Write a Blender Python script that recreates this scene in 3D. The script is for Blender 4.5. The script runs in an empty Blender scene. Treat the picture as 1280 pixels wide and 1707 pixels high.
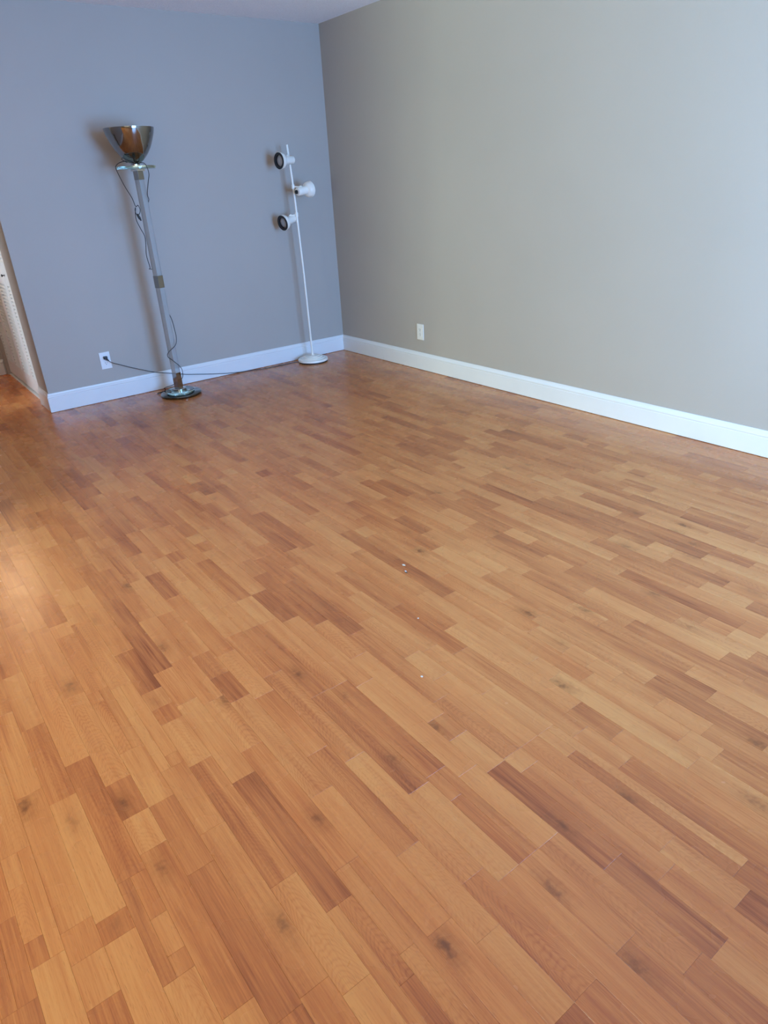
import bpy, bmesh, math, random
from mathutils import Vector, Matrix

C = bpy.context.scene.collection
PI = math.pi

# ------------------------------------------------------------------ camera
cam_data = bpy.data.cameras.new('camera')
cam = bpy.data.objects.new('camera', cam_data)
C.objects.link(cam)
cam_data.sensor_fit = 'VERTICAL'
cam_data.sensor_height = 36.0
cam_data.lens = 23.89
cam_data.clip_start = 0.05
CAM_ROT = Matrix(((0.7934092, 0.3042221, -0.5272104),
                  (-0.606292, 0.3181989, -0.7288069),
                  (-0.0539614, 0.8978855, 0.4369093)))
CAM_POS = Vector((-3.4161, -5.1847, 1.3506))
cam.matrix_world = Matrix.Translation(CAM_POS) @ CAM_ROT.to_4x4()
bpy.context.scene.camera = cam

# ------------------------------------------------------------------ world, light, exposure
scene = bpy.context.scene
scene.view_settings.view_transform = 'Standard'
scene.view_settings.look = 'None'
scene.view_settings.gamma = 1.0
scene.view_settings.use_curve_mapping = False
scene.view_settings.exposure = 0.05
world = bpy.data.worlds.new('sky')
scene.world = world
world.use_nodes = True
world.node_tree.nodes['Background'].inputs['Color'].default_value = (0.45, 0.62, 1.0, 1)
world.node_tree.nodes['Background'].inputs['Strength'].default_value = 1.0
scene.cycles.max_bounces = 10
scene.cycles.diffuse_bounces = 6
scene.cycles.glossy_bounces = 5
scene.cycles.transmission_bounces = 10
scene.cycles.transparent_max_bounces = 12
scene.cycles.caustics_reflective = False
scene.cycles.caustics_refractive = False
scene.cycles.sample_clamp_indirect = 6.0


def area(name, loc, direction, sx, sy, power, color):
    l = bpy.data.lights.new(name, 'AREA')
    l.shape = 'RECTANGLE'
    l.size, l.size_y = sx, sy
    l.energy = power
    l.color = color
    o = bpy.data.objects.new(name, l)
    C.objects.link(o)
    o.location = loc
    o.rotation_euler = Vector(direction).to_track_quat('-Z', 'Z').to_euler()
    return o


# daylight through the two panes of the sliding glass door behind the camera
DAY = (0.205, 0.465, 1.0)
DAY_POWER = 192
area('daylight_pane', (-1.50, -6.34, 1.05), (0, 1, -0.08), 0.84, 1.95, DAY_POWER * 1.2, DAY)
area('daylight_pane', (-0.60, -6.34, 1.05), (0, 1, -0.08), 0.84, 1.95, DAY_POWER * 0.8, DAY)
# daylight from the left; unseen window sized and tinted for broad soft fill
SIDE = (0.82, 0.985, 0.84)
SIDE_POWER = 1010
area('daylight_side', (-8.56, -3.6, 1.10), (1, 0, 0), 4.0, 1.95, SIDE_POWER, SIDE)
# added warm fill from an unseen, invented rear window, to soften the lamp shadows
REAR_FILL = (1.0, 0.82, 0.50)
REAR_FILL_POWER = 28
area('rear_fill', (-4.75, -6.30, 1.35), (0, 1, 0), 2.9, 1.35, REAR_FILL_POWER, REAR_FILL)


# added light, unseen, aimed through a slit to brighten a strip of closet doors
area('door_strip_fill', (-5.36, -0.10, 1.50), (1, 0, -0.1), 0.42, 1.05, 165, (0.66, 0.82, 1.0))


# ------------------------------------------------------------------ helpers


def tag(o, label=None, cat=None, group=None, kind=None):
    if label:
        o['label'] = label
    if cat:
        o['category'] = cat
    if group:
        o['group'] = group
    if kind:
        o['kind'] = kind
    return o


def empty(name, loc=(0, 0, 0)):
    o = bpy.data.objects.new(name, None)
    o.empty_display_size = 0.1
    C.objects.link(o)
    o.location = loc
    return o


def obj(name, bm, m, parent=None, smooth=False, origin=None):
    """link a bmesh whose coordinates are world coordinates; origin moves the object's origin there"""
    if origin is not None:
        bmesh.ops.translate(bm, vec=-Vector(origin), verts=bm.verts)
    me = bpy.data.meshes.new(name)
    bm.normal_update()
    bm.to_mesh(me)
    bm.free()
    if smooth:
        me.shade_smooth()
        me.set_sharp_from_angle(angle=math.radians(38))
    o = bpy.data.objects.new(name, me)
    C.objects.link(o)
    if m:
        me.materials.append(m)
    if origin is not None:
        o.location = origin
    if parent is not None:
        set_parent(o, parent)
    return o


def set_parent(o, parent):
    """parent, keeping world coordinates (parents are only translated)"""
    o.parent = parent
    off = Vector((0, 0, 0))
    q = parent
    while q is not None:
        off += q.location
        q = q.parent
    o.location = Vector(o.location) - off


def box(bm, x0, x1, y0, y1, z0, z1, bevel=0.0):
    t = bmesh.new()
    vs = [t.verts.new((x, y, z)) for x in (x0, x1) for y in (y0, y1) for z in (z0, z1)]
    for f in ((0, 1, 3, 2), (4, 6, 7, 5), (0, 4, 5, 1), (2, 3, 7, 6), (0, 2, 6, 4), (1, 5, 7, 3)):
        t.faces.new([vs[i] for i in f])
    bmesh.ops.recalc_face_normals(t, faces=t.faces)
    if bevel > 0:
        bmesh.ops.bevel(t, geom=list(t.edges), offset=bevel, segments=2, profile=0.6, affect='EDGES')
    merge(bm, t)
    return bm


def merge(bm, t, mat=None):
    vmap = {}
    for v in t.verts:
        vmap[v] = bm.verts.new(mat @ v.co if mat else v.co)
    for f in t.faces:
        try:
            bm.faces.new([vmap[v] for v in f.verts])
        except ValueError:
            pass
    t.free()


def basis(axis):
    a = Vector(axis).normalized()
    h = Vector((0, 0, 1)) if abs(a.z) < 0.9 else Vector((1, 0, 0))
    u = a.cross(h).normalized()
    v = a.cross(u).normalized()
    return a, u, v


def lathe(bm, origin, axis, prof, n=48, closed=False):
    """prof: list of (distance along the axis, radius); radius 0 closes to a point"""
    a, u, v = basis(axis)
    o = Vector(origin)
    t = bmesh.new()
    rings = []
    for s, r in prof:
        c = o + a * s
        if r <= 1e-6:
            rings.append([t.verts.new(c)])
        else:
            rings.append([t.verts.new(c + (u * math.cos(2 * PI * i / n) + v * math.sin(2 * PI * i / n)) * r)
                          for i in range(n)])
    pairs = list(zip(rings, rings[1:]))
    if closed:
        pairs.append((rings[-1], rings[0]))
    for A, B in pairs:
        for i in range(n):
            j = (i + 1) % n
            if len(A) == 1 and len(B) == 1:
                break
            if len(A) == 1:
                t.faces.new((A[0], B[i], B[j]))
            elif len(B) == 1:
                t.faces.new((A[i], A[j], B[0]))
            else:
                t.faces.new((A[i], A[j], B[j], B[i]))
    bmesh.ops.recalc_face_normals(t, faces=t.faces)
    merge(bm, t)
    return bm


def spline(pts, sub=6):
    """Catmull-Rom through the points"""
    P = [Vector(p) for p in pts]
    P = [P[0] * 2 - P[1]] + P + [P[-1] * 2 - P[-2]]
    out = []
    for i in range(1, len(P) - 2):
        p0, p1, p2, p3 = P[i - 1:i + 3]
        for k in range(sub):
            t = k / sub
            out.append(0.5 * ((2 * p1) + (p2 - p0) * t + (2 * p0 - 5 * p1 + 4 * p2 - p3) * t * t
                              + (3 * p1 - p0 - 3 * p2 + p3) * t ** 3))
    out.append(P[-2])
    return out


def tube(bm, pts, r, n=8):
    t = bmesh.new()
    P = [Vector(p) for p in pts]
    rings = []
    prev = None
    for i, p in enumerate(P):
        d = (P[min(i + 1, len(P) - 1)] - P[max(i - 1, 0)]).normalized()
        if prev is None:
            u = basis(d)[1]
        else:
            u = (prev - d * prev.dot(d))
            u = u.normalized() if u.length > 1e-5 else basis(d)[1]
        prev = u
        v = d.cross(u)
        rings.append([t.verts.new(p + (u * math.cos(2 * PI * k / n) + v * math.sin(2 * PI * k / n)) * r)
                      for k in range(n)])
    for A, B in zip(rings, rings[1:]):
        for k in range(n):
            t.faces.new((A[k], A[(k + 1) % n], B[(k + 1) % n], B[k]))
    t.faces.new(rings[0][::-1])
    t.faces.new(rings[-1])
    bmesh.ops.recalc_face_normals(t, faces=t.faces)
    merge(bm, t)
    return bm


def square_ring(bm, cx, cy, z0, z1, side, rot, wall=None, bevel=0.0015):
    """square post turned by rot; hollow when wall is given"""
    t = bmesh.new()

    def loop(h, z):
        return [t.verts.new((cx + h * math.sqrt(2) * math.cos(rot + PI / 4 + k * PI / 2),
                             cy + h * math.sqrt(2) * math.sin(rot + PI / 4 + k * PI / 2), z)) for k in range(4)]
    a, b = loop(side / 2, z0), loop(side / 2, z1)
    for k in range(4):
        t.faces.new((a[k], a[(k + 1) % 4], b[(k + 1) % 4], b[k]))
    if wall:
        c, d = loop(side / 2 - wall, z0), loop(side / 2 - wall, z1)
        for k in range(4):
            j = (k + 1) % 4
            t.faces.new((c[k], d[k], d[j], c[j]))
            t.faces.new((a[k], c[k], c[j], a[j]))
            t.faces.new((b[k], b[j], d[j], d[k]))
    else:
        t.faces.new(a[::-1])
        t.faces.new(b)
    bmesh.ops.recalc_face_normals(t, faces=t.faces)
    if bevel:
        bmesh.ops.bevel(t, geom=list(t.edges), offset=bevel, segments=2, profile=0.6, affect='EDGES')
    merge(bm, t)
    return bm


# ------------------------------------------------------------------ materials
class NT:
    def __init__(self, name):
        self.m = bpy.data.materials.new(name)
        self.m.use_nodes = True
        self.t = self.m.node_tree
        self.t.nodes.clear()
        self.out = self.t.nodes.new('ShaderNodeOutputMaterial')
        self.b = self.t.nodes.new('ShaderNodeBsdfPrincipled')
        self.t.links.new(self.b.outputs[0], self.out.inputs[0])

    def link(self, a, b):
        self.t.links.new(a, b)

    def put(self, sock, v):
        if isinstance(v, bpy.types.NodeSocket):
            self.t.links.new(v, sock)
        elif v is not None:
            sock.default_value = v

    def math(self, op, a, b=None, c=None, clamp=False):
        n = self.t.nodes.new('ShaderNodeMath')
        n.operation = op
        n.use_clamp = clamp
        for i, v in enumerate((a, b, c)):
            self.put(n.inputs[i], v)
        return n.outputs[0]

    def xyz(self, x, y, z):
        n = self.t.nodes.new('ShaderNodeCombineXYZ')
        for i, v in enumerate((x, y, z)):
            self.put(n.inputs[i], v)
        return n.outputs[0]

    def sep(self, v):
        n = self.t.nodes.new('ShaderNodeSeparateXYZ')
        self.link(v, n.inputs[0])
        return n.outputs

    def noise(self, vec, scale=1.0, detail=2.0, rough=0.5, dist=0.0):
        n = self.t.nodes.new('ShaderNodeTexNoise')
        self.link(vec, n.inputs['Vector'])
        n.inputs['Scale'].default_value = scale
        n.inputs['Detail'].default_value = detail
        n.inputs['Roughness'].default_value = rough
        n.inputs['Distortion'].default_value = dist
        return n.outputs['Fac']

    def ramp(self, fac, stops):
        n = self.t.nodes.new('ShaderNodeValToRGB')
        e = n.color_ramp.elements
        while len(e) < len(stops):
            e.new(0.5)
        for q, (pos, col) in zip(e, stops):
            q.position = pos
            q.color = (*col, 1)
        self.put(n.inputs[0], fac)
        return n.outputs[0]

    def mix(self, fac, a, b, mode='MIX'):
        n = self.t.nodes.new('ShaderNodeMix')
        n.data_type = 'RGBA'
        n.blend_type = mode
        self.put(n.inputs[0], fac)
        for s, v in ((n.inputs[6], a), (n.inputs[7], b)):
            self.put(s, (*v, 1) if isinstance(v, tuple) else v)
        return n.outputs[2]

    def attr(self, name):
        n = self.t.nodes.new('ShaderNodeAttribute')
        n.attribute_name = name
        return n

    def bump(self, h, strength, distance):
        n = self.t.nodes.new('ShaderNodeBump')
        n.inputs['Strength'].default_value = strength
        n.inputs['Distance'].default_value = distance
        self.link(h, n.inputs['Height'])
        self.link(n.outputs[0], self.b.inputs['Normal'])

    def pos(self):
        return self.t.nodes.new('ShaderNodeNewGeometry').outputs['Position']

    def set(self, **k):
        for n, v in k.items():
            n = n.replace('_', ' ')
            self.put(self.b.inputs[n], (*v, 1) if isinstance(v, tuple) and len(v) == 3 else v)
        return self.m


def plain(name, col, rough=0.5, metal=0.0, spec=0.5, var=0.04, scale=30.0):
    """plain paint or plastic with a faint mottling"""
    n = NT(name)
    f = n.noise(n.pos(), scale, 3)
    lo = tuple(c * (1 - var) for c in col)
    hi = tuple(min(1, c * (1 + var)) for c in col)
    n.set(Base_Color=n.ramp(f, [(0.3, lo), (0.7, hi)]), Roughness=rough, Metallic=metal)
    n.b.inputs['Specular IOR Level'].default_value = spec
    return n.m


def wall_paint(name, col):
    n = NT(name)
    p = n.pos()
    big = n.noise(p, 1.3, 3, 0.55)
    c = n.ramp(big, [(0.3, tuple(v * 0.975 for v in col)), (0.7, tuple(min(1, v * 1.02) for v in col))])
    n.set(Base_Color=c, Roughness=0.55)
    n.b.inputs['Specular IOR Level'].default_value = 0.35
    n.bump(n.noise(p, 260, 3, 0.6), 0.18, 0.0015)
    return n.m


def popcorn(name):
    n = NT(name)
    p = n.pos()
    f = n.noise(p, 95, 3, 0.6, 0.3)
    n.set(Base_Color=n.ramp(f, [(0.3, (0.84, 0.84, 0.85)), (0.65, (0.93, 0.93, 0.93))]), Roughness=0.9)
    n.bump(f, 0.6, 0.008)
    return n.m


def wood(name):
    n = NT(name)
    uv = n.t.nodes.new('ShaderNodeUVMap')
    uv.uv_map = 'grain'
    gx, gy, _ = n.sep(uv.outputs[0])
    a = n.attr('plank')
    tone, seed, cath = n.sep(a.outputs['Vector'])
    k = n.attr('knot')
    kx, ky, ks = n.sep(k.outputs['Vector'])
    sx = n.math('MULTIPLY_ADD', seed, 37.0, gx)
    sy = n.math('MULTIPLY_ADD', seed, 53.0, gy)
    sz = n.math('MULTIPLY', seed, 19.0)
    base = n.xyz(sx, sy, sz)

    def stretched(fx, fy):
        return n.xyz(n.math('MULTIPLY', sx, fx), n.math('MULTIPLY', sy, fy), sz)
    wobble = n.math('SUBTRACT', n.noise(stretched(22, 5.0), 1, 2), 0.5)
    fine = n.math('SUBTRACT', n.noise(stretched(300, 7), 1, 3, 0.6), 0.5)
    streak = n.math('SUBTRACT', n.noise(stretched(55, 2.2), 1, 3, 0.55, 0.4), 0.5)
    blotch = n.math('SUBTRACT', n.noise(stretched(14, 3.2), 1, 2), 0.5)
    # cathedral arches: distance that grows with the square of the offset from the plank's heart line
    heart = n.math('SUBTRACT', gx, n.math('MULTIPLY', n.math('SUBTRACT', seed, 0.5), 0.02))
    arch = n.math('MULTIPLY', n.math('MULTIPLY', heart, heart), 70.0)
    arch = n.math('ADD', n.math('ADD', arch, gy), n.math('MULTIPLY', wobble, 0.16))
    rings = n.math('SINE', n.math('MULTIPLY', arch, 360.0))
    rings = n.math('MULTIPLY', n.math('POWER', n.math('MULTIPLY_ADD', rings, 0.5, 0.5), 2.5), cath)
    t = n.math('MULTIPLY_ADD', streak, 0.80, tone)
    mid = n.math('SUBTRACT', n.noise(stretched(140, 3.6), 1, 2, 0.6, 0.3), 0.5)
    t = n.math('MULTIPLY_ADD', mid, 0.50, t)
    t = n.math('MULTIPLY_ADD', fine, 0.75, t)
    t = n.math('MULTIPLY_ADD', blotch, 0.45, t)
    t = n.math('MULTIPLY_ADD', rings, 0.19, t)
    # one side or one end of a strip is often darker
    lean = n.math('MULTIPLY', n.math('SUBTRACT', n.math('FRACT', n.math('MULTIPLY', seed, 13.7)), 0.5), 7.0)
    tilt = n.math('MULTIPLY', n.math('SUBTRACT', n.math('FRACT', n.math('MULTIPLY', seed, 29.3)), 0.5), 0.9)
    t = n.math('ADD', n.math('MULTIPLY_ADD', gx, lean, t), n.math('MULTIPLY', gy, tilt))
    col = n.ramp(t, WOOD_STOPS)
    # some planks redder, some more yellow
    hue = n.math('FRACT', n.math('MULTIPLY', seed, 7.31))
    col = n.mix(n.math('MULTIPLY', hue, 0.30), col, n.mix(1.0, col, (1.0, 0.80, 0.68), 'MULTIPLY'))
    # knot: a dark heart with a brown halo drawn out along the grain
    dx = n.math('DIVIDE', n.math('SUBTRACT', gx, kx), 0.016)
    dy = n.math('DIVIDE', n.math('SUBTRACT', gy, ky), 0.034)
    kn = n.math('MULTIPLY', n.math('SUBTRACT', n.noise(base, 70, 3), 0.5), 2.2)
    d = n.math('ADD', n.math('SQRT', n.math('ADD', n.math('MULTIPLY', dx, dx), n.math('MULTIPLY', dy, dy))), kn)
    halo = n.math('MULTIPLY', n.math('SUBTRACT', 1.0, n.math('DIVIDE', d, 2.1), None, True), ks, None, True)
    core = n.math('MULTIPLY', n.math('SUBTRACT', 1.0, n.math('MULTIPLY', d, 1.3), None, True), ks, None, True)
    col = n.mix(n.math('MULTIPLY', halo, 0.70), col, KNOT_HALO)
    col = n.mix(n.math('MULTIPLY', core, 0.6), col, KNOT_CORE)
    # short dark pores
    pore = n.noise(stretched(700, 45), 1, 1)
    col = n.mix(n.math('MULTIPLY', n.math('SUBTRACT', pore, 0.61, None, True), 2.6), col, KNOT_HALO)
    n.set(Base_Color=col, Roughness=n.math('MULTIPLY_ADD', n.noise(base, 9, 2), 0.10, FLOOR_ROUGH))
    n.b.inputs['Specular IOR Level'].default_value = FLOOR_SPEC
    n.bump(n.noise(stretched(300, 14), 1, 2), 0.06, 0.0006)
    return n.m


def glass(name, col, rough=0.0, ior=1.48):
    n = NT(name)
    n.set(Base_Color=col, Roughness=rough, IOR=ior)
    n.b.inputs['Transmission Weight'].default_value = 1.0
    return n.m


def pane_glass(name):
    n = NT(name)
    tr = n.t.nodes.new('ShaderNodeBsdfTransparent')
    tr.inputs[0].default_value = (0.96, 0.98, 0.97, 1)
    gl = n.t.nodes.new('ShaderNodeBsdfGlossy')
    gl.inputs['Roughness'].default_value = 0.02
    fr = n.t.nodes.new('ShaderNodeFresnel')
    fr.inputs[0].default_value = 1.5
    mx = n.t.nodes.new('ShaderNodeMixShader')
    n.link(fr.outputs[0], mx.inputs[0])
    n.link(tr.outputs[0], mx.inputs[1])
    n.link(gl.outputs[0], mx.inputs[2])
    n.link(mx.outputs[0], n.out.inputs[0])
    return n.m


WOOD_STOPS = [(0.0, (0.690, 0.300, 0.096)), (0.28, (0.630, 0.246, 0.076)), (0.52, (0.550, 0.192, 0.057)),
              (0.78, (0.430, 0.134, 0.041)), (1.0, (0.280, 0.078, 0.025))]
KNOT_HALO = (0.300, 0.092, 0.024)
KNOT_CORE = (0.110, 0.035, 0.014)
FLOOR_ROUGH = 0.22
FLOOR_SPEC = 0.5

M = {}
M['wall'] = wall_paint('greige_wall_paint', (0.43, 0.385, 0.335))
M['ceiling'] = popcorn('popcorn_ceiling')
M['trim'] = plain('white_trim_paint', (0.75, 0.75, 0.735), 0.32, var=0.015, scale=6)
M['wood'] = wood('alder_laminate')
M['under'] = plain('dark_underlay', (0.05, 0.03, 0.02), 0.9)
M['door'] = plain('white_door_paint', (0.80, 0.79, 0.76), 0.4, var=0.02)
M['plate'] = plain('white_plate_plastic', (0.80, 0.80, 0.78), 0.3, var=0.01)
M['almond'] = plain('offwhite_plate_plastic', (0.78, 0.76, 0.70), 0.3, var=0.01)
M['slot'] = plain('dark_slot', (0.02, 0.02, 0.02), 0.6)
M['black'] = plain('black_rubber_cord', (0.012, 0.012, 0.013), 0.45)
M['chrome'] = plain('polished_chrome', (0.66, 0.66, 0.65), 0.07, 1.0, var=0.02)
M['sleeve'] = plain('dark_chrome_sleeve', (0.34, 0.33, 0.32), 0.08, 1.0, var=0.02)
M['bowl'] = plain('brushed_steel_bowl', (0.29, 0.28, 0.27), 0.10, 1.0, var=0.03)
M['darkmetal'] = plain('smoked_mirror_metal', (0.13, 0.14, 0.13), 0.10, 1.0, var=0.03)
M['acrylic'] = glass('clear_acrylic', (0.95, 0.97, 0.96), 0.03, 1.42)
M['acrylic'].node_tree.nodes['Principled BSDF'].inputs['Transmission Weight'].default_value = 0.72
M['greenglass'] = glass('green_edged_glass', (0.70, 0.90, 0.78), 0.05, 1.5)
M['white_enamel'] = plain('white_enamel', (0.86, 0.83, 0.74), 0.3, var=0.01)
M['bulb'] = plain('frosted_bulb_glass', (0.42, 0.42, 0.42), 0.18, var=0.03)
M['paper'] = plain('white_scrap_paper', (0.66, 0.64, 0.60), 0.8)
M['brown_scrap'] = plain('brown_flake', (0.12, 0.07, 0.04), 0.8)
M['alu'] = plain('white_window_frame', (0.75, 0.75, 0.75), 0.4)
M['pane'] = pane_glass('window_pane')

lamp_glass = NT('lit_frosted_glass')
lamp_glass.set(Base_Color=(1.0, 0.9, 0.75), Roughness=0.5)
lamp_glass.b.inputs['Emission Color'].default_value = (1.0, 0.70, 0.36, 1)
lamp_glass.b.inputs['Emission Strength'].default_value = 5.0
M['lamp_glass'] = lamp_glass.m

# ------------------------------------------------------------------ structure
H = 2.44
WX = -2.516          # outer corner of the back wall, where the hall begins
HALL_END = 1.60
HALL_LEFT = -3.75
HALL_FRONT = -1.9     # start of the hall's unseen left wall, set to keep side light off corner
LEFT = -8.50
REAR = -6.20
T = 0.12


def struct(name, boxes, m, parent=None, bevel=0.0):
    bm = bmesh.new()
    for b in boxes:
        box(bm, *b, bevel)
    o = obj(name, bm, m, parent)
    if parent is None:
        o['kind'] = 'structure'
    return o


struct('wall_back', [(WX, T, 0, T, 0, H)], M['wall'])
struct('wall_right', [(0, T, REAR - T, 0, 0, H)], M['wall'])
struct('wall_hall', [(WX, WX + T, T, 0.29, 0, H), (WX, WX + T, 0.29, 1.57, 2.05, H), (WX, WX + T, 1.57, HALL_END, 0, H)], M['wall'])
struct('wall_hall_end', [(LEFT - T, -1.7, HALL_END, HALL_END + T, 0, H)], M['wall'])
struct('wall_closet', [(-1.82, -1.70, T, HALL_END, 0, H)], M['wall'])
struct('wall_hall_left', [(HALL_LEFT - T, HALL_LEFT, HALL_FRONT, 0.08, 0, H), (HALL_LEFT - T, HALL_LEFT, 0.42, HALL_END, 0, H),
                          (HALL_LEFT - T, HALL_LEFT, 0.08, 0.42, 2.05, H)], M['wall'])  # slit in this unseen wall added to light a strip of closet doors
struct('wall_kitchen', [(-5.42, -5.30, HALL_FRONT + T, HALL_END, 0, 0.95), (-5.42, -5.30, HALL_FRONT + T, HALL_END, 2.05, H),
                        (-5.42, -5.30, HALL_FRONT + T, -0.32, 0.95, 2.05), (-5.42, -5.30, 0.12, HALL_END, 0.95, 2.05)], M['wall'])
struct('wall_dining', [(LEFT, HALL_LEFT - T, HALL_FRONT, HALL_FRONT + T, 0, H)], M['wall'])
struct('wall_left', [(LEFT - T, LEFT, REAR, HALL_FRONT + T, 2.10, H), (LEFT - T, LEFT, REAR, -5.65, 0, 2.10),
                     (LEFT - T, LEFT, -1.55, HALL_FRONT + T, 0, 2.10)], M['wall'])
struct('wall_rear', [(LEFT - T, -6.25, REAR - T, REAR, 0, H), (-3.25, -1.96, REAR - T, REAR, 0, H), (-6.25, -3.25, REAR - T, REAR, 0, 0.62),
                     (-6.25, -3.25, REAR - T, REAR, 2.08, H), (-0.14, 0, REAR - T, REAR, 0, H),
                     (-1.96, -0.14, REAR - T, REAR, 2.06, H)], M['wall'])
struct('ceiling', [(LEFT - T, T, REAR - T, HALL_END + T, H, H + 0.1)], M['ceiling'])

# windows behind the camera and to the left: frames and panes
w1 = tag(empty('window_1', (-1.05, REAR - 0.06, 0)), kind='structure')
bm = bmesh.new()
for b in ((-1.96, -1.91, 0, 2.06), (-0.19, -0.14, 0, 2.06), (-1.09, -1.01, 0.05, 2.01), (-1.91, -0.19, 0, 0.05), (-1.91, -0.19, 2.01, 2.06)):
    box(bm, b[0], b[1], REAR - 0.09, REAR - 0.03, b[2], b[3])
obj('window_frame', bm, M['alu'], w1)
for x0, x1 in ((-1.91, -1.09), (-1.01, -0.19)):
    bm = bmesh.new()
    box(bm, x0, x1, REAR - 0.063, REAR - 0.057, 0.05, 2.01)
    obj('window_pane', bm, M['pane'], w1)
w2 = tag(empty('window_2', (LEFT - 0.06, -3.6, 0.0)), kind='structure')
bm = bmesh.new()
for b in ((-5.65, -5.60, 0, 2.10), (-1.60, -1.55, 0, 2.10), (-4.30, -4.24, 0.05, 2.05), (-2.96, -2.90, 0.05, 2.05), (-5.60, -1.60, 0, 0.05), (-5.60, -1.60, 2.05, 2.10)):
    box(bm, LEFT - 0.05, LEFT - 0.01, b[0], b[1], b[2], b[3])
obj('window_frame', bm, M['alu'], w2)
for y0, y1 in ((-5.60, -4.30), (-4.24, -2.96), (-2.90, -1.60)):
    bm = bmesh.new()
    box(bm, LEFT - 0.033, LEFT - 0.027, y0, y1, 0.05, 2.05)
    obj('window_pane', bm, M['pane'], w2)

w3 = tag(empty('fill_window', (-4.75, REAR - 0.06, 0.62)), kind='structure')  # made-up window around the rear fill light
bm = bmesh.new()
for b in ((-6.25, -6.20, 0.62, 2.08), (-3.30, -3.25, 0.62, 2.08), (-4.78, -4.72, 0.67, 2.03), (-6.20, -3.30, 0.62, 0.67), (-6.20, -3.30, 2.03, 2.08)):
    box(bm, b[0], b[1], REAR - 0.05, REAR - 0.01, b[2], b[3])
obj('window_frame', bm, M['alu'], w3)
for x0, x1 in ((-6.20, -4.78), (-4.72, -3.30)):
    bm = bmesh.new()
    box(bm, x0, x1, REAR - 0.033, REAR - 0.027, 0.67, 2.03)
    obj('window_pane', bm, M['pane'], w3)

# baseboards: flat board with a stepped and rounded top
BB = [(0.0, 0.003), (0.0152, 0.003), (0.0152, 0.098), (0.0138, 0.1005), (0.0138, 0.104), (0.0150, 0.1065), (0.0150, 0.110), (0.0128, 0.116),
      (0.0095, 0.121), (0.0075, 0.126), (0.0068, 0.131), (0.0050, 0.134), (0.0, 0.134)]


def baseboard(name, a, b, nrm, m0=0.0, m1=0.0, parent=None):
    """a -> b along the wall on the floor, nrm points into the room; m0/m1 = mitre (+1 outside, -1 inside)"""
    a, b, nrm = Vector((*a, 0)), Vector((*b, 0)), Vector((*nrm, 0))
    d = (b - a).normalized()
    bm = bmesh.new()
    A = [bm.verts.new(a - d * (m0 * o) + nrm * o + Vector((0, 0, z))) for o, z in BB]
    B = [bm.verts.new(b + d * (m1 * o) + nrm * o + Vector((0, 0, z))) for o, z in BB]
    k = len(BB)
    for i in range(k):
        bm.faces.new((A[i], A[(i + 1) % k], B[(i + 1) % k], B[i]))
    bm.faces.new(A)
    bm.faces.new(B[::-1])
    bmesh.ops.recalc_face_normals(bm, faces=bm.faces)
    o = obj(name, bm, M['trim'], parent)
    if parent is None:
        o['kind'] = 'structure'
    return o


baseboard('baseboard_back', (WX, 0), (0, 0), (0, -1), 1, -1)
baseboard('baseboard_right', (0, 0), (0, -0.6085), (-1, 0), -1, 0)
baseboard('baseboard_right', (0, -0.6095), (0, REAR), (-1, 0), 0, -1)
baseboard('baseboard_hall', (WX, 0), (WX, 0.29), (-1, 0), 1, 0)
baseboard('baseboard_hall_end', (HALL_LEFT, HALL_END), (WX, HALL_END), (0, -1), -1, -1)
baseboard('baseboard_hall_left', (HALL_LEFT, HALL_FRONT), (HALL_LEFT, 0.08), (1, 0), 1, 0)
baseboard('baseboard_hall_left', (HALL_LEFT, 0.42), (HALL_LEFT, HALL_END), (1, 0), 0, -1)
baseboard('baseboard_left', (LEFT, REAR), (LEFT, HALL_FRONT), (1, 0), -1, -1)
baseboard('baseboard_dining', (LEFT, HALL_FRONT), (HALL_LEFT, HALL_FRONT), (0, -1), -1, 1)

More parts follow.
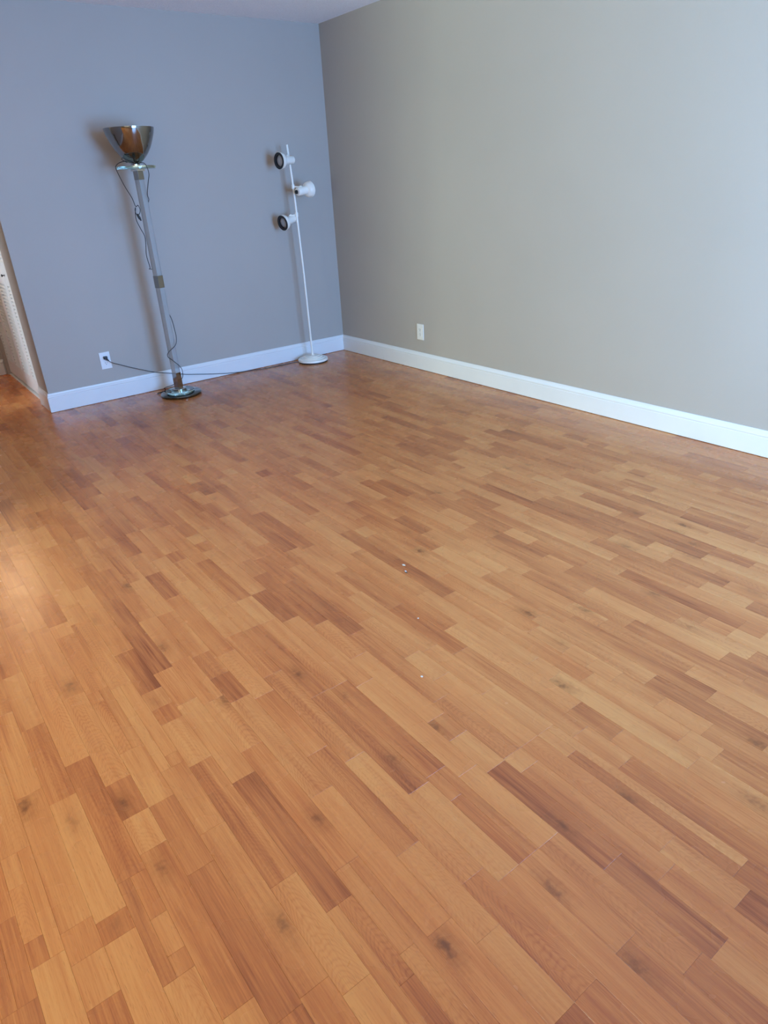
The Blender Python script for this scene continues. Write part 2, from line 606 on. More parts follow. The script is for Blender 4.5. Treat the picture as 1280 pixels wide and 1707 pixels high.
# ------------------------------------------------------------------ floor: laminate strips, three to a board
PITCH, OFF = 0.06424, 0.029        # centre of strip k at OFF + PITCH * k
GAP = 0.00010
FULL = {
  -55: [(-4.081,0)],
  -54: [(-4.23,3),(-4.125,1),(-4.043,1),(-3.606,1)],
  -53: [(-4.126,0),(-4.068,3),(-3.68,0),(-3.352,3),(-3.055,2)],
  -52: [(-4.278,0),(-4.007,3),(-3.573,3),(-3.135,0),(-2.743,2)],
  -51: [(-4.402,1),(-3.967,3),(-3.846,0),(-3.713,4),(-3.29,1),(-2.836,2),(-2.463,1)],
  -50: [(-4.087,4),(-3.849,3),(-3.624,0)],
  -49: [(-4.46,2),(-4.006,2),(-3.76,1),(-3.338,0),(-2.891,1)],
  -48: [(-4.231,0),(-3.792,3),(-3.592,0),(-3.516,3),(-2.651,0),(-2.201,2)],
  -47: [(-4.353,2),(-3.915,4),(-2.816,4),(-2.475,3),(-2.201,2)],
  -46: [(-4.287,2),(-3.834,2),(-3.59,0),(-3.036,1),(-2.577,2)],
  -45: [(-4.523,1),(-4.084,0),(-3.637,1),(-2.747,0)],
  -44: [(-4.781,3),(-4.594,1),(-3.963,3),(-3.669,2),(-3.407,0),(-2.96,2),(-2.741,4),(-2.534,1),(-2.097,4),(-1.163,3)],
  -43: [(-4.78,3),(-4.485,2),(-4.044,0),(-3.602,2),(-3.331,2),(-2.883,0),(-2.313,1),(-1.764,2)],
  -42: [(-4.529,1),(-4.23,0),(-3.776,3),(-3.336,3),(-3.152,0),(-1.764,2)],
  -41: [(-4.775,3),(-4.529,1),(-3.152,0),(-2.779,3),(-2.358,1),(-1.922,3)],
  -40: [(-4.876,3),(-4.53,2),(-4.268,0),(-3.823,0),(-3.382,1),(-3.15,4),(-2.713,0),(-1.486,1)],
  -39: [(-4.653,4),(-4.304,4),(-3.472,1),(-3.039,4),(-2.234,1),(-1.486,1)],
  -38: [(-4.359,2),(-4.3,0),(-4.024,2),(-3.598,3),(-3.163,4),(-2.922,3),(-2.703,1),(-1.977,3),(-1.643,3),(-1.46,2)],
  -37: [(-4.702,1),(-4.301,1),(-3.953,0),(-3.076,2)],
  -36: [(-4.833,4),(-4.301,0),(-4.09,1),(-3.826,0),(-3.404,1),(-2.949,2),(-2.418,3),(-1.228,3)],
  -35: [(-4.505,3),(-3.9,2),(-3.567,3),(-3.228,3),(-2.98,1),(-2.535,3),(-2.1,3)],
  -34: [(-4.434,1),(-3.786,0),(-3.331,2),(-2.016,1)],
  -33: [(-4.614,1),(-4.173,0),(-3.563,1),(-3.144,1),(-2.465,1)],
  -32: [(-4.639,3),(-3.906,2),(-3.634,1),(-3.306,4),(-2.971,4),(-2.721,1),(-2.216,2),(-1.843,1)],
  -31: [(-4.575,3),(-3.525,1),(-3.074,2),(-2.447,1),(-2.165,2)],
  -30: [(-4.365,4),(-3.937,1),(-3.284,1),(-1.973,3)],
  -29: [(-4.513,2),(-4.014,3),(-3.627,2),(-3.349,0),(-2.732,3),(-2.421,2),(-2.255,0),(-2.106,3)],
  -28: [(-4.412,0),(-2.375,2),(-2.005,1)],
  -27: [(-4.162,3),(-3.717,2),(-3.371,0),(-3.255,2),(-2.425,1)],
  -26: [(-4.447,4),(-4.196,1),(-3.453,3),(-3.303,1),(-2.901,1),(-2.58,3),(-1.799,1)],
  -25: [(-3.685,1)],
  -24: [(-3.826,3),(-2.94,3)],
  -23: [(-4.473,0),(-4.4,3),(-3.954,4),(-3.493,2),(-3.066,3),(-1.777,4),(-1.562,3)],
  -22: [(-3.871,2),(-3.426,1),(-2.554,1)],
  -21: [(-4.36,4),(-4.193,0),(-3.729,3),(-2.884,1),(-2.757,1)],
  -20: [(-4.244,2),(-4.014,4),(-3.761,1),(-3.028,4),(-2.777,2)],
  -18: [(-4.09,1)],
  -17: [(-4.24,2),(-4.086,4),(-3.659,3)],
  -16: [(-4.173,0),(-3.131,1),(-2.598,1)],
  -15: [(-3.245,1),(-2.823,1)],
  -14: [(-3.58,3),(-2.895,1)],
  -13: [(-3.827,3)],
  -12: [(-3.62,1),(-3.451,3),(-2.587,1),(-2.005,3)],
  -10: [(-3.498,1)],
  -9: [(-3.829,3)],
  -8: [(-3.853,1)],
  -6: [(-3.445,3)],
  -5: [(-3.567,3)],
}
HALF = [(-52, 1, -4.133, 0), (-52, 1, -4.229, 2), (-56, 1, -3.937, 4), (-56, 1, -4.151, 1), (-55, 0, -3.868, 1), (-55, 0, -4.018, 3), (-46, 1, -4.698, 1), (-47, 1, -4.56, 4), (-46, 0, -4.515, 1), (-50, 0, -3.37, 1), (-49, 1, -3.712, 2), (-41, 0, -4.31, 3), (-36, 0, -4.399, 3), (-32, 1, -4.247, 0)]
KNOTS = [(-3.261, -3.795, 1), (-3.458, -3.641, 0.9), (-2.878, -4.563, 1), (-2.626, -4.812, 0.8), (-3.137, -4.256, 0.6), (-3.105, -4.314, 0.7), (-2.953, -4.082, 0.6), (-2.91, -4.143, 0.7), (-2.626, -4.61, 0.8), (-1.904, -4.436, 0.9), (-2.109, -4.214, 0.9), (-1.899, -3.316, 0.9), (-1.907, -3.901, 0.8), (-2.906, -2.761, 0.7), (-3.243, -3.238, 0.8), (-2.503, -4.1, 0.7), (-2.489, -4.531, 0.8), (-2.661, -4.115, 0.6), (-2.682, -3.46, 0.9), (-2.673, -3.653, 0.8), (-2.309, -4.578, 0.7), (-1.913, -4.685, 0.8), (-1.276, -3.842, 0.7), (-0.959, -3.899, 0.9), (-1.551, -3.415, 0.6), (-3.25, -4.028, 0.6)]

floor = struct('floor', [(LEFT - T, T, REAR - T, HALL_END + T, -0.06, -0.008)], M['under'])
rng = random.Random(11)


def random_tone():
    return rng.choices((0, 1, 2, 3, 4), (0.20, 0.29, 0.27, 0.17, 0.07))[0]


def random_length():
    return rng.choice((0.09, 0.14, 0.19, 0.25, 0.31, 0.37, 0.44))


planks = []                        # x0, x1, y0, y1, tone
K_MIN, K_MAX = int(math.floor((LEFT - OFF) / PITCH)), 0
for k in range(K_MIN, K_MAX + 1):
    cx = OFF + PITCH * k
    x0, x1 = cx - PITCH / 2, min(cx + PITCH / 2, -0.001)
    if x1 - x0 < 0.01:
        continue
    y_hi = HALL_END if HALL_LEFT < cx < -1.82 else (0.0 if cx > HALL_LEFT else HALL_FRONT)
    known = sorted(FULL.get(k, []))
    y_lo = REAR
    # walk from the near end up: a joint (y, tone) is the far end of the plank that lies towards the camera
    cuts = []
    y = y_lo - rng.uniform(0, 0.3)
    marks = list(known) + [(y_hi, None)]
    for my, mt in marks:
        span = my - y
        while span > 0.55:
            L = min(random_length(), span - 0.12)
            y += L
            cuts.append((y, random_tone()))
            span = my - y
        y = my
        cuts.append((my, mt if mt is not None else random_tone()))
    prev = y_lo
    for cy, tone in cuts:
        if cy <= y_lo:
            continue
        cy = min(cy, y_hi)
        if cy - prev < 0.004:
            continue
        hs = sorted(h for h in HALF if h[0] == k and prev + 0.02 < h[2] < cy - 0.015)
        if hs:
            side = hs[0][1]
            mid = cx + (0.004 if side == 0 else -0.004)
            full_half = (mid, x1) if side == 0 else (x0, mid)
            part_half = (x0, mid) if side == 0 else (mid, x1)
            planks.append((full_half[0], full_half[1], prev, cy, tone))
            q = prev
            for h in sorted(hs, key=lambda h: h[2]):
                planks.append((part_half[0], part_half[1], q, h[2], h[3]))
                q = h[2]
            planks.append((part_half[0], part_half[1], q, cy, tone))
        else:
            planks.append((x0, x1, prev, cy, tone))
        prev = cy

inv = CAM_ROT.transposed()
FPX = 1132.8


def pixel(x, y, z=0.0):
    q = inv @ (Vector((x, y, z)) - CAM_POS)
    if q.z > -0.05:
        return None
    return 640 + FPX * q.x / -q.z, 853.5 - FPX * q.y / -q.z


def seen_area(p):
    """size of a plank in the photograph's frame"""
    x0, x1, y0, y1, _ = p
    n, c = 6, []
    inside = 0
    for i in range(n + 1):
        q = pixel((x0 + x1) / 2, y0 + (y1 - y0) * i / n)
        if q and 0 <= q[0] <= 1280 and 0 <= q[1] <= 1707:
            inside += 1
    cs = [pixel(x, y) for x, y in ((x0, y0), (x1, y0), (x1, y1), (x0, y1))]
    if not inside or None in cs:
        return 0.0
    a = 0.0
    for i in range(4):
        (ax, ay), (bx, by) = cs[i], cs[(i + 1) % 4]
        a += ax * by - bx * ay
    return abs(a) / 2 * inside / (n + 1)


TONE = {0: 0.19, 1: 0.32, 2: 0.44, 3: 0.57, 4: 0.71}


def plank_mesh(name, items, centre):
    me = bpy.data.meshes.new(name)
    V, F, UV, A, K = [], [], [], [], []
    for (x0, x1, y0, y1, tone) in items:
        ox, oy = (x0 + x1) / 2, (y0 + y1) / 2
        hx, hy = (x1 - x0) / 2 - GAP, (y1 - y0) / 2 - GAP
        c = 0.00025
        b = len(V)
        for (sx, sy, z) in ((hx - c, hy - c, 0.0), (hx, hy, -0.0003), (hx, hy, -0.009)):
            for qx, qy in ((-1, -1), (1, -1), (1, 1), (-1, 1)):
                lx, ly = qx * sx, qy * sy
                V.append((lx + ox - centre[0], ly + oy - centre[1], z))
                UV.append((lx, ly))
        for r in (0, 4):
            for i in range(4):
                j = (i + 1) % 4
                F.append((b + r + i, b + r + 4 + i, b + r + 4 + j, b + r + j))
        F.append((b, b + 1, b + 2, b + 3))
        seed = rng.random()
        cath = rng.choice((0, 0, 0, 0.3, 0.7, 1.0)) * (1, 1, 0.8, 0.5, 0.0)[tone] if y1 - y0 > 0.12 else 0
        kn = (0, 0, 0)
        for (kx, ky, ks) in KNOTS:
            if x0 <= kx <= x1 and y0 <= ky <= y1:
                kn = (kx - ox, ky - oy, ks)
        if kn[2] == 0 and rng.random() < 0.10:
            kn = (rng.uniform(-0.03, 0.03), rng.uniform(-hy, hy) * 0.9, rng.uniform(0.15, 0.6))
        for _ in range(12):
            A.append((TONE[tone] + (seed - 0.5) * 0.10, seed, cath))
            K.append(kn)
    me.from_pydata(V, [], F)
    uvl = me.uv_layers.new(name='grain')
    for lp in me.loops:
        uvl.data[lp.index].uv = UV[lp.vertex_index]
    for nm, data in (('plank', A), ('knot', K)):
        at = me.attributes.new(nm, 'FLOAT_VECTOR', 'POINT')
        for i, v in enumerate(data):
            at.data[i].vector = v
    me.materials.append(M['wood'])
    return me


planks.sort(key=seen_area, reverse=True)
for p in planks[:299]:
    c = ((p[0] + p[1]) / 2, (p[2] + p[3]) / 2)
    o = bpy.data.objects.new('plank', plank_mesh('plank', [p], c))
    C.objects.link(o)
    o.location = (c[0], c[1], 0)
    o.parent = floor
o = bpy.data.objects.new('far_planks', plank_mesh('far_planks', planks[299:], (0, 0)))
C.objects.link(o)
o.parent = floor
o['kind'] = 'stuff'

# ------------------------------------------------------------------ closet doors in the hall: four louvred leaves
struct('trim_1', [(-2.505, -2.455, 0.29, 1.57, 0.0, 0.006)], M['trim'])
DX0, DX1 = -2.492, -2.464
slat_me = None
for q in range(4):
    y0 = 0.292 + q * 0.3195
    y1 = y0 + 0.3165
    d = tag(empty('door_%d' % (q + 1), (DX0, (y0 + y1) / 2, 0)), kind='structure')
    for a, b in ((y0, y0 + 0.045), (y1 - 0.045, y1)):
        bm = bmesh.new()
        box(bm, DX0, DX1, a, b, 0.022, 2.03, 0.0015)
        obj('stile', bm, M['door'], d)
    for a, b in ((0.022, 0.14), (0.82, 0.985), (1.92, 2.03)):
        bm = bmesh.new()
        box(bm, DX0 + 0.001, DX1 - 0.001, y0 + 0.045, y1 - 0.045, a, b, 0.001)
        obj('rail', bm, M['door'], d)
    if slat_me is None:
        bm = bmesh.new()
        box(bm, -0.0026, 0.0026, -0.115, 0.115, -0.0165, 0.0165, 0.0010)
        bmesh.ops.rotate(bm, verts=bm.verts, cent=(0, 0, 0), matrix=Matrix.Rotation(math.radians(52), 3, 'Y'))
        o = obj('slat', bm, M['door'])
        slat_me = o.data
        bpy.data.objects.remove(o)
    xm, ym = (DX0 + DX1) / 2 - 0.002, (y0 + y1) / 2
    for i in range(26):
        o = bpy.data.objects.new('slat', slat_me)
        C.objects.link(o)
        o.location = (xm, ym, 0.154 + i * 0.026)
        set_parent(o, d)
    bm = bmesh.new()
    for i in range(36):
        t = bmesh.new()
        t.from_mesh(slat_me)
        merge(bm, t, Matrix.Translation((xm, ym, 0.998 + i * 0.026)))
    o = obj('upper_slats', bm, M['door'], d)
    o['kind'] = 'stuff'
    if q == 0:
        bm = bmesh.new()
        lathe(bm, (DX0 + 0.001, 0.545, 0.893), (-1, 0, 0), ((0, 0.007), (0.002, 0.007), (0.003, 0.003), (0.012, 0.003),
                                                    (0.014, 0.008), (0.018, 0.010), (0.022, 0.008), (0.023, 0)), 20)
        tag(obj('knob', bm, M['black'], d, True), 'small dark pull knob')

# ------------------------------------------------------------------ wall outlets


def outlet(centre, nrm, label, decora, group=None):
    """duplex outlet; built facing -y at the origin and turned to nrm"""
    ang = math.atan2(nrm[0], -nrm[1])
    mat = Matrix.Translation(centre) @ Matrix.Rotation(ang, 4, 'Z')
    root = tag(empty('wall_outlet', centre), label, 'outlet', group)

    def add(name, bm, m, parent, smooth=False):
        bmesh.ops.transform(bm, matrix=mat, verts=bm.verts)
        return obj(name, bm, m, parent, smooth)
    pm = M['almond'] if decora else M['plate']
    bm = bmesh.new()
    box(bm, -0.0375, 0.0375, -0.006, 0.0, -0.0600, 0.0600, 0.0022)
    add('cover_plate', bm, pm, root)
    if decora:
        bm = bmesh.new()
        box(bm, -0.0175, 0.0175, -0.0068, -0.004, -0.034, 0.034, 0.001)
        faces = [('receptacle_face', bm, (0.017, -0.017))]
    else:
        faces = []
        for dz in (0.0195, -0.0195):
            bm = bmesh.new()
            t = bmesh.new()
            n = 40
            rim = []
            for y in (-0.0075, -0.004):
                ring = []
                for i in range(n):
                    a = 2 * PI * i / n
                    ring.append(t.verts.new((0.0172 * math.cos(a), y, dz + max(-0.0135, min(0.0135, 0.0172 * math.sin(a))))))
                rim.append(ring)
            for i in range(n):
                t.faces.new((rim[0][i], rim[0][(i + 1) % n], rim[1][(i + 1) % n], rim[1][i]))
            t.faces.new(rim[0])
            bmesh.ops.recalc_face_normals(t, faces=t.faces)
            merge(bm, t)
            faces.append(('receptacle_face', bm, (dz,)))
    for nm, bm, zs in faces:
        f = add(nm, bm, pm, root)
        yf = -0.0068 if decora else -0.0075
        for dz in zs:
            for sx, hh in ((-0.0063, 0.0042), (0.0063, 0.0034)):
                b2 = bmesh.new()
                box(b2, sx - 0.0011, sx + 0.0011, yf - 0.0003, yf + 0.0008, dz + 0.003 - hh, dz + 0.003 + hh)
                add('slot', b2, M['slot'], f)
            b2 = bmesh.new()
            lathe(b2, (0, yf + 0.0008, dz - 0.0075), (0, -1, 0), ((0, 0.0026), (0.0011, 0.0026), (0.0011, 0)), 14)
            add('ground_hole', b2, M['slot'], f)
    for z in ((0.0475, -0.0475) if decora else (0.0,)):
        bm = bmesh.new()
        lathe(bm, (0, -0.0055, z), (0, -1, 0), ((0, 0.003), (0.0012, 0.0026), (0.0014, 0)), 14)
        add('screw', bm, pm, root, True)
    return root


outlet((-2.082, 0.0, 0.290), (0, -1), 'white wall outlet with a black plug in its upper socket, left of the torchiere', False)
outlet((0.0, -1.087, 0.291), (-1, 0), 'off-white wall outlet with no plug, low on the right wall', True)

# ------------------------------------------------------------------ torchiere
TX, TY = -1.678, -0.278
ROT = math.radians(21)
tor = tag(empty('torchiere_lamp', (TX, TY, 0)), 'tall torchiere floor lamp with steel bowl shade and clear square column', 'lamp')
bm = bmesh.new()
lathe(bm, (-1.668, TY, 0), (0, 0, 1), ((0.0, 0), (0.0, 0.138), (0.004, 0.146), (0.014, 0.148), (0.019, 0.145), (0.0205, 0.140), (0.0205, 0)), 72)
tag(obj('base_disc', bm, M['darkmetal'], tor, True), 'dark mirrored base disc')
bm = bmesh.new()
lathe(bm, (-1.672, TY, 0.0206), (0, 0, 1), ((0.0, 0), (0.0, 0.099), (0.002, 0.102), (0.017, 0.102), (0.019, 0.100), (0.019, 0)), 72)
tag(obj('base_glass', bm, M['greenglass'], tor, True), 'thick round glass plate on the base')
bm = bmesh.new()
lathe(bm, (TX, TY, 0.0397), (0, 0, 1), ((0.0, 0), (0.0, 0.052), (0.012, 0.052), (0.014, 0.049), (0.015, 0.043), (0.015, 0)), 48)
obj('base_collar', bm, M['chrome'], tor, True)
for nm, z0, z1, s in (('lower_sleeve', 0.0548, 0.168, 0.0450), ('middle_sleeve', 0.768, 0.848, 0.0465), ('upper_sleeve', 1.446, 1.496, 0.0450)):
    bm = bmesh.new()
    square_ring(bm, TX, TY, z0, z1, s, ROT, None, 0.0012)
    obj(nm, bm, M['sleeve'], tor)
for z0, z1 in ((0.1682, 0.7678), (0.8482, 1.4458)):
    bm = bmesh.new()
    square_ring(bm, TX, TY, z0, z1, 0.0425, ROT, 0.0058, 0.001)
    tag(obj('column', bm, M['acrylic'], tor), 'clear hollow square column')
bm = bmesh.new()
square_ring(bm, TX, TY, 1.4962, 1.5085, 0.062, ROT, None, 0.0015)
obj('cap_plate', bm, M['chrome'], tor)
BX, BY = -1.686, -0.277
bm = bmesh.new()
lathe(bm, (BX, BY, 1.5087), (0, 0, 1), ((0.0, 0), (0.0, 0.121), (0.002, 0.124), (0.015, 0.124), (0.017, 0.121), (0.017, 0)), 80)
tag(obj('glass_disc', bm, M['greenglass'], tor, True), 'round green-edged glass disc under the bowl')
bm = bmesh.new()
lathe(bm, (BX, BY, 1.5258), (0, 0, 1), ((0.0, 0), (0.0, 0.030), (0.010, 0.030), (0.014, 0.026), (0.016, 0)), 40)
obj('neck', bm, M['chrome'], tor, True)
R0, Z0, HB = 0.193, 1.5420, 0.200
prof_out = [(0, 0.0), (0, 0.030), (0.003, 0.044), (0.008, 0.056), (0.018, 0.072), (0.034, 0.0907), (0.050, 0.1080), (0.068, 0.1235), (0.088, 0.1390),
            (0.110, 0.1525), (0.132, 0.1640), (0.152, 0.1735), (0.164, 0.1790), (0.176, 0.1833), (0.186, 0.1862), (0.194, 0.1880), (HB, 0.1888)]
prof_out = [(s, r * 0.825) for s, r in prof_out]
prof_in = [(s + 0.0025 if s < 0.19 else HB, max(0, r - 0.003)) for s, r in reversed(prof_out)]
bm = bmesh.new()
lathe(bm, (BX, BY, Z0), (0, 0, 1), prof_out + prof_in, 96)
obj('bowl_shade', bm, M['bowl'], tor, True)
cord1 = [(-1.700, -0.312, 1.5385), (-1.719, -0.339, 1.549), (-1.75, -0.328, 1.561), (-1.772, -0.32, 1.573), (-1.781, -0.317, 1.565), (-1.76, -0.345, 1.546),
         (-1.772, -0.35, 1.553), (-1.804, -0.335, 1.547), (-1.829, -0.330, 1.530), (-1.831, -0.328, 1.505), (-1.795, -0.312, 1.414),
         (-1.766, -0.323, 1.342), (-1.754, -0.327, 1.291), (-1.739, -0.332, 1.297), (-1.732, -0.335, 1.268), (-1.742, -0.331, 1.244),
         (-1.758, -0.325, 1.243), (-1.761, -0.322, 1.268), (-1.754, -0.319, 1.284), (-1.756, -0.318, 1.27), (-1.762, -0.319, 1.252),
         (-1.765, -0.323, 1.207), (-1.749, -0.329, 1.151), (-1.734, -0.334, 1.096), (-1.746, -0.329, 0.992), (-1.739, -0.332, 0.912),
         (-1.736, -0.300, 0.900), (-1.716, -0.260, 0.895), (-1.690, -0.236, 0.885),
         (-1.668, -0.234, 0.86), (-1.664, -0.232, 0.80), (-1.668, -0.234, 0.70), (-1.652, -0.242, 0.62), (-1.635, -0.268, 0.55), (-1.640, -0.305, 0.48), (-1.644, -0.320, 0.418),
         (-1.664, -0.324, 0.370), (-1.718, -0.313, 0.329), (-1.724, -0.300, 0.296), (-1.698, -0.322, 0.265), (-1.650, -0.316, 0.207),
         (-1.642, -0.312, 0.164), (-1.640, -0.280, 0.12), (-1.660, -0.232, 0.085), (-1.705, -0.205, 0.062), (-1.73, -0.17, 0.05),
         (-1.735, -0.118, 0.03), (-1.72, -0.095, 0.004), (-1.775, -0.105, 0.004), (-1.797, -0.128, 0.004), (-1.785, -0.150, 0.008), (-1.745, -0.165, 0.024)]
bm = bmesh.new()
tube(bm, spline(cord1, 5), 0.0024, 8)
pc = obj('power_cord', bm, M['black'], tor, True)
bm = bmesh.new()
tube(bm, spline([(-1.682, -0.306, 1.5385), (-1.664, -0.338, 1.5425), (-1.660, -0.382, 1.533), (-1.662, -0.413, 1.511), (-1.657, -0.411, 1.474), (-1.658, -0.370, 1.424),
                 (-1.662, -0.328, 1.361), (-1.648, -0.300, 1.33), (-1.644, -0.270, 1.31)], 6), 0.0024, 8)
obj('cord_loop', bm, M['black'], pc, True)
bm = bmesh.new()
lathe(bm, (-1.756, -0.330, 1.246), (0.016, -0.006, -0.040), ((0, 0), (0, 0.004), (0.006, 0.0075), (0.030, 0.0085), (0.036, 0.006), (0.046, 0.004), (0.046, 0)), 14)
obj('plug', bm, M['black'], pc, True)

# ------------------------------------------------------------------ white three-spot pole lamp
PX, PY = -0.436, -0.166
pole_pts = [(PX + dx, PY + dy, z) for dx, dy, z in ((0, 0, 0.058), (-0.004, -0.002, 0.25), (-0.008, -0.002, 0.70), (-0.014, 0.0, 1.0), (-0.018, 0.003, 1.25),
                                                 (-0.026, 0.006, 1.45), (-0.036, 0.010, 1.637))]


def pole_at(z):
    for (ax, ay, az), (bx, by, bz) in zip(pole_pts, pole_pts[1:]):
        if z <= bz:
            t = (z - az) / (bz - az)
            return Vector((ax + (bx - ax) * t, ay + (by - ay) * t, z))
    return Vector(pole_pts[-1])


spot = tag(empty('spot_floor_lamp', (PX, PY, 0)), 'white pole floor lamp with three adjustable spot heads in the corner', 'lamp')
bm = bmesh.new()
lathe(bm, (PX, PY, 0.0), (0, 0, 1), ((0.0, 0), (0.0, 0.122), (0.011, 0.123), (0.011, 0)), 64)
tag(obj('base_ring', bm, M['black'], spot, True), 'black foot ring')
bm = bmesh.new()
lathe(bm, (PX, PY, 0.0112), (0, 0, 1), ((0.0, 0), (0.0, 0.126), (0.010, 0.1265), (0.016, 0.124), (0.019, 0.118), (0.0190, 0.104), (0.021, 0.102), (0.0265, 0.099),
                                        (0.0270, 0.083), (0.029, 0.081), (0.0345, 0.078), (0.0350, 0.062), (0.037, 0.060), (0.0420, 0.056), (0.0425, 0.022),
                                        (0.046, 0.016), (0.050, 0.013), (0.051, 0.0)), 72)
obj('base', bm, M['white_enamel'], spot, True)
bm = bmesh.new()
tube(bm, spline(pole_pts, 5), 0.0080, 16)
obj('pole', bm, M['white_enamel'], spot, True)


def spot_head(junction, axis, bracket_z, knob_r):
    """housing: narrow lamp-holder cylinder behind the junction, flared bell in front of it"""
    j, a = Vector(junction), Vector(axis).normalized()

    def fit(prof):
        return [(s * 0.94, r * 0.85) for s, r in prof]
    bm = bmesh.new()
    outer = [(-0.084, 0), (-0.084, 0.025), (-0.081, 0.032), (-0.076, 0.0345), (0.006, 0.0345), (0.010, 0.0365), (0.013, 0.046), (0.020, 0.0560),
             (0.030, 0.0630), (0.042, 0.0670), (0.054, 0.0688), (0.060, 0.0690)]
    inner = [(0.060, 0.0655), (0.044, 0.0640), (0.032, 0.0600), (0.022, 0.0530), (0.016, 0.040), (0.013, 0.0)]
    lathe(bm, j, a, fit(outer + inner), 56)
    h = obj('spot_head', bm, M['white_enamel'], spot, True)
    bm = bmesh.new()
    lathe(bm, j, a, fit([(0.0545, 0.0652), (0.0615, 0.0665), (0.0625, 0.0655), (0.0615, 0.047), (0.046, 0.0455), (0.040, 0.047), (0.044, 0.063)]), 56, True)
    tag(obj('rim_ring', bm, M['black'], h, True), 'black baffle ring in the opening')
    bm = bmesh.new()
    lathe(bm, j, a, fit([(0.0135, 0.014), (0.017, 0.018), (0.026, 0.036), (0.040, 0.0445), (0.047, 0.043), (0.050, 0.030), (0.0515, 0.014), (0.052, 0)]), 48)
    obj('bulb', bm, M['bulb'], h, True)
    bm = bmesh.new()
    lathe(bm, j, a, fit([(-0.0835, 0.006), (-0.087, 0.006), (-0.088, knob_r), (-0.100, knob_r * 0.92), (-0.102, knob_r * 0.6), (-0.102, 0)]), 20)
    tag(obj('switch_knob', bm, M['black'], h, True), 'black switch knob')
    # swivel bracket to the pole: clamp sleeve, arm and knuckle
    p = pole_at(bracket_z)
    side = (j - a * 0.036)
    bm = bmesh.new()
    lathe(bm, p - Vector((0, 0, 0.016)), (0, 0, 1), ((0, 0.0083), (0, 0.0120), (0.030, 0.0120), (0.030, 0.0083)), 20, True)
    top = side + Vector((0, 0, 0.026 if bracket_z >= side.z else -0.026))
    tube(bm, [p + (top - p).normalized() * 0.009, top], 0.0065, 12)
    axis2 = (top - p).cross(Vector((0, 0, 1)))
    axis2 = axis2.normalized() if axis2.length > 1e-4 else Vector((0, 1, 0))
    lathe(bm, top - axis2 * 0.010, axis2, ((0, 0), (0, 0.012), (0.020, 0.012), (0.020, 0)), 20)
    obj('bracket', bm, M['white_enamel'], h, True)
    return h


spot_head((-0.526, -0.196, 1.531), (-0.985, -0.16, -0.03), 1.548, 0.007)
spot_head((-0.383, -0.205, 1.322), (0.975, 0.19, 0.10), 1.352, 0.017)
spot_head((-0.527, -0.146, 1.114), (-0.955, -0.19, -0.20), 1.155, 0.008)
cord2 = [(-2.080, -0.030, 0.302), (-2.062, -0.036, 0.283), (-2.035, -0.030, 0.265), (-1.992, -0.024, 0.245), (-1.911, -0.022, 0.207), (-1.828, -0.022, 0.172),
         (-1.763, -0.022, 0.146), (-1.697, -0.022, 0.126), (-1.605, -0.022, 0.103), (-1.512, -0.022, 0.077), (-1.415, -0.022, 0.058),
         (-1.316, -0.022, 0.040), (-1.188, -0.022, 0.020), (-1.06, -0.026, 0.006), (-0.97, -0.038, 0.0035), (-0.91, -0.060, 0.0035),
         (-0.807, -0.078, 0.0035), (-0.70, -0.080, 0.0035), (-0.634, -0.079, 0.0035), (-0.58, -0.082, 0.004), (-0.535, -0.095, 0.0042)]
bm = bmesh.new()
tube(bm, spline(cord2, 5), 0.0026, 8)
pc = tag(obj('power_cord', bm, M['black'], spot, True), 'black cord running along the baseboard to the wall outlet')
bm = bmesh.new()
box(bm, -2.094, -2.069, -0.030, -0.0079, 0.300, 0.322, 0.004)
lathe(bm, (-2.080, -0.026, 0.305), (0.5, -0.3, -0.6), ((0, 0), (0, 0.008), (0.010, 0.006), (0.022, 0.0035), (0.022, 0)), 12)
obj('plug', bm, M['black'], pc)

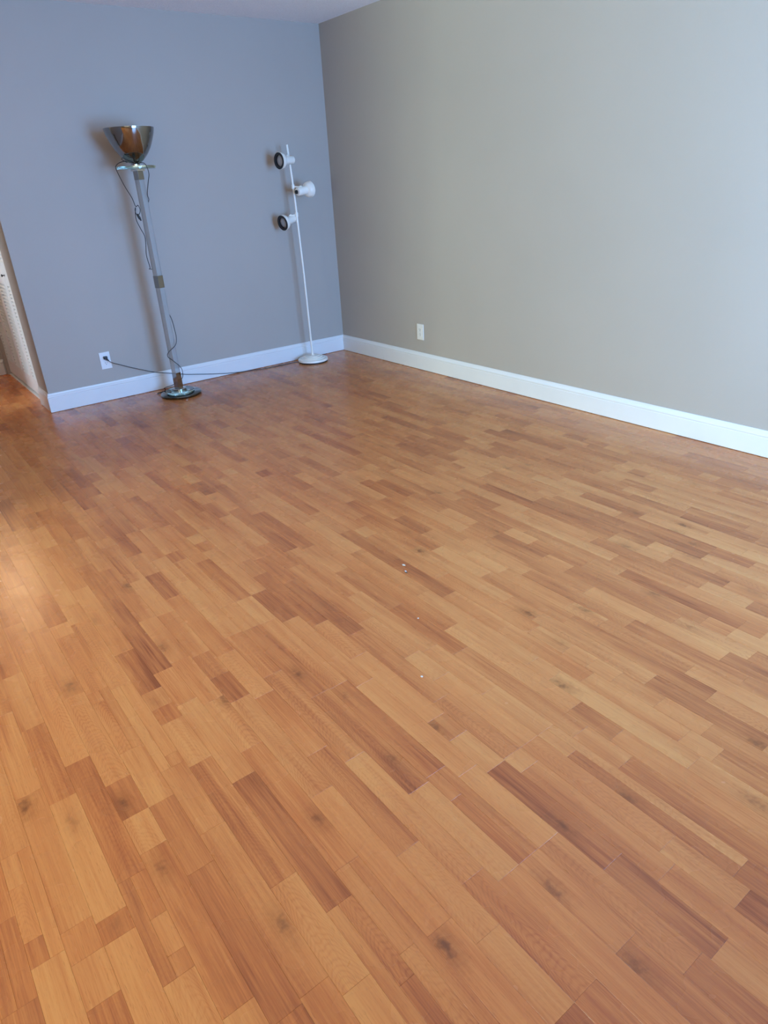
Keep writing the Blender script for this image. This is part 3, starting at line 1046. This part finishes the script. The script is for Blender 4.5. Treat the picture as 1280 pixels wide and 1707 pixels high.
# ------------------------------------------------------------------ hall wall lamp (outside the frame)
HALL_POWER = 12
SX, SZ = -3.00, 1.93
hl = tag(empty('wall_sconce', (SX, HALL_END, SZ)), 'round frosted glass wall lamp glowing warm at the hall end', 'lamp')
bm = bmesh.new()
lathe(bm, (SX, HALL_END - 0.0005, SZ), (0, -1, 0), ((0, 0), (0, 0.075), (0.016, 0.075), (0.020, 0.068), (0.030, 0.03), (0.030, 0)), 40)
obj('back_plate', bm, M['chrome'], hl, True)
bm = bmesh.new()
lathe(bm, (SX, HALL_END - 0.031, SZ), (0, -1, 0), ((0, 0), (0, 0.150), (0.020, 0.148), (0.050, 0.128), (0.072, 0.085), (0.082, 0.04), (0.084, 0)), 40)
obj('glass_shade', bm, M['lamp_glass'], hl, True)
l = bpy.data.lights.new('hall_bulb', 'POINT')
l.energy, l.color, l.shadow_soft_size = HALL_POWER, (1.0, 0.70, 0.40), 0.10
lo = bpy.data.objects.new('hall_bulb', l)
C.objects.link(lo)
lo.location = (SX, HALL_END - 0.26, SZ)

# ------------------------------------------------------------------ scraps on the floor


def scrap(name, pts, th, m, label, cat='scrap'):
    bm = bmesh.new()
    lo = [bm.verts.new((x, y, z)) for x, y, z in pts]
    hi = [bm.verts.new((x, y, z + th)) for x, y, z in pts]
    n = len(pts)
    for i in range(n):
        bm.faces.new((lo[i], lo[(i + 1) % n], hi[(i + 1) % n], hi[i]))
    bm.faces.new(lo[::-1])
    bm.faces.new(hi)
    bmesh.ops.recalc_face_normals(bm, faces=bm.faces)
    x, y = pts[0][:2]
    return tag(obj(name, bm, m, None, False, (x, y, 0)), label, cat)


scrap('paper_scrap', [(-2.021, -3.355, 0.0003), (-2.014, -3.358, 0.0003), (-2.016, -3.371, 0.002), (-2.021, -3.374, 0.003), (-2.024, -3.364, 0.0006)], 0.001, M['paper'],
      'larger whitish paper scrap lying mid-floor')
scrap('paper_scrap', [(-2.043, -3.398, 0.0003), (-2.038, -3.402, 0.0003), (-2.041, -3.409, 0.0004), (-2.047, -3.407, 0.001)], 0.001, M['paper'],
      'smaller whitish scrap just nearer than the larger paper scrap')
scrap('dark_crumb', [(-2.049, -3.409, 0.0002), (-2.044, -3.411, 0.0002), (-2.043, -3.417, 0.0002), (-2.050, -3.416, 0.0002)], 0.002, M['brown_scrap'],
      'dark crumb touching the smaller whitish scrap', 'crumb')
scrap('pale_crumb', [(-2.397, -3.912, 0.0002), (-2.392, -3.913, 0.0002), (-2.391, -3.918, 0.0002), (-2.396, -3.919, 0.0002)], 0.002, M['paper'],
      'pale crumb on a dark brown plank, nearest the camera', 'crumb')
scrap('pale_crumb', [(-2.209, -3.673, 0.0002), (-2.205, -3.674, 0.0002), (-2.205, -3.677, 0.0002), (-2.209, -3.677, 0.0002)], 0.0016, M['paper'],
      'pale crumb between the paper scraps and the nearest crumb', 'crumb')
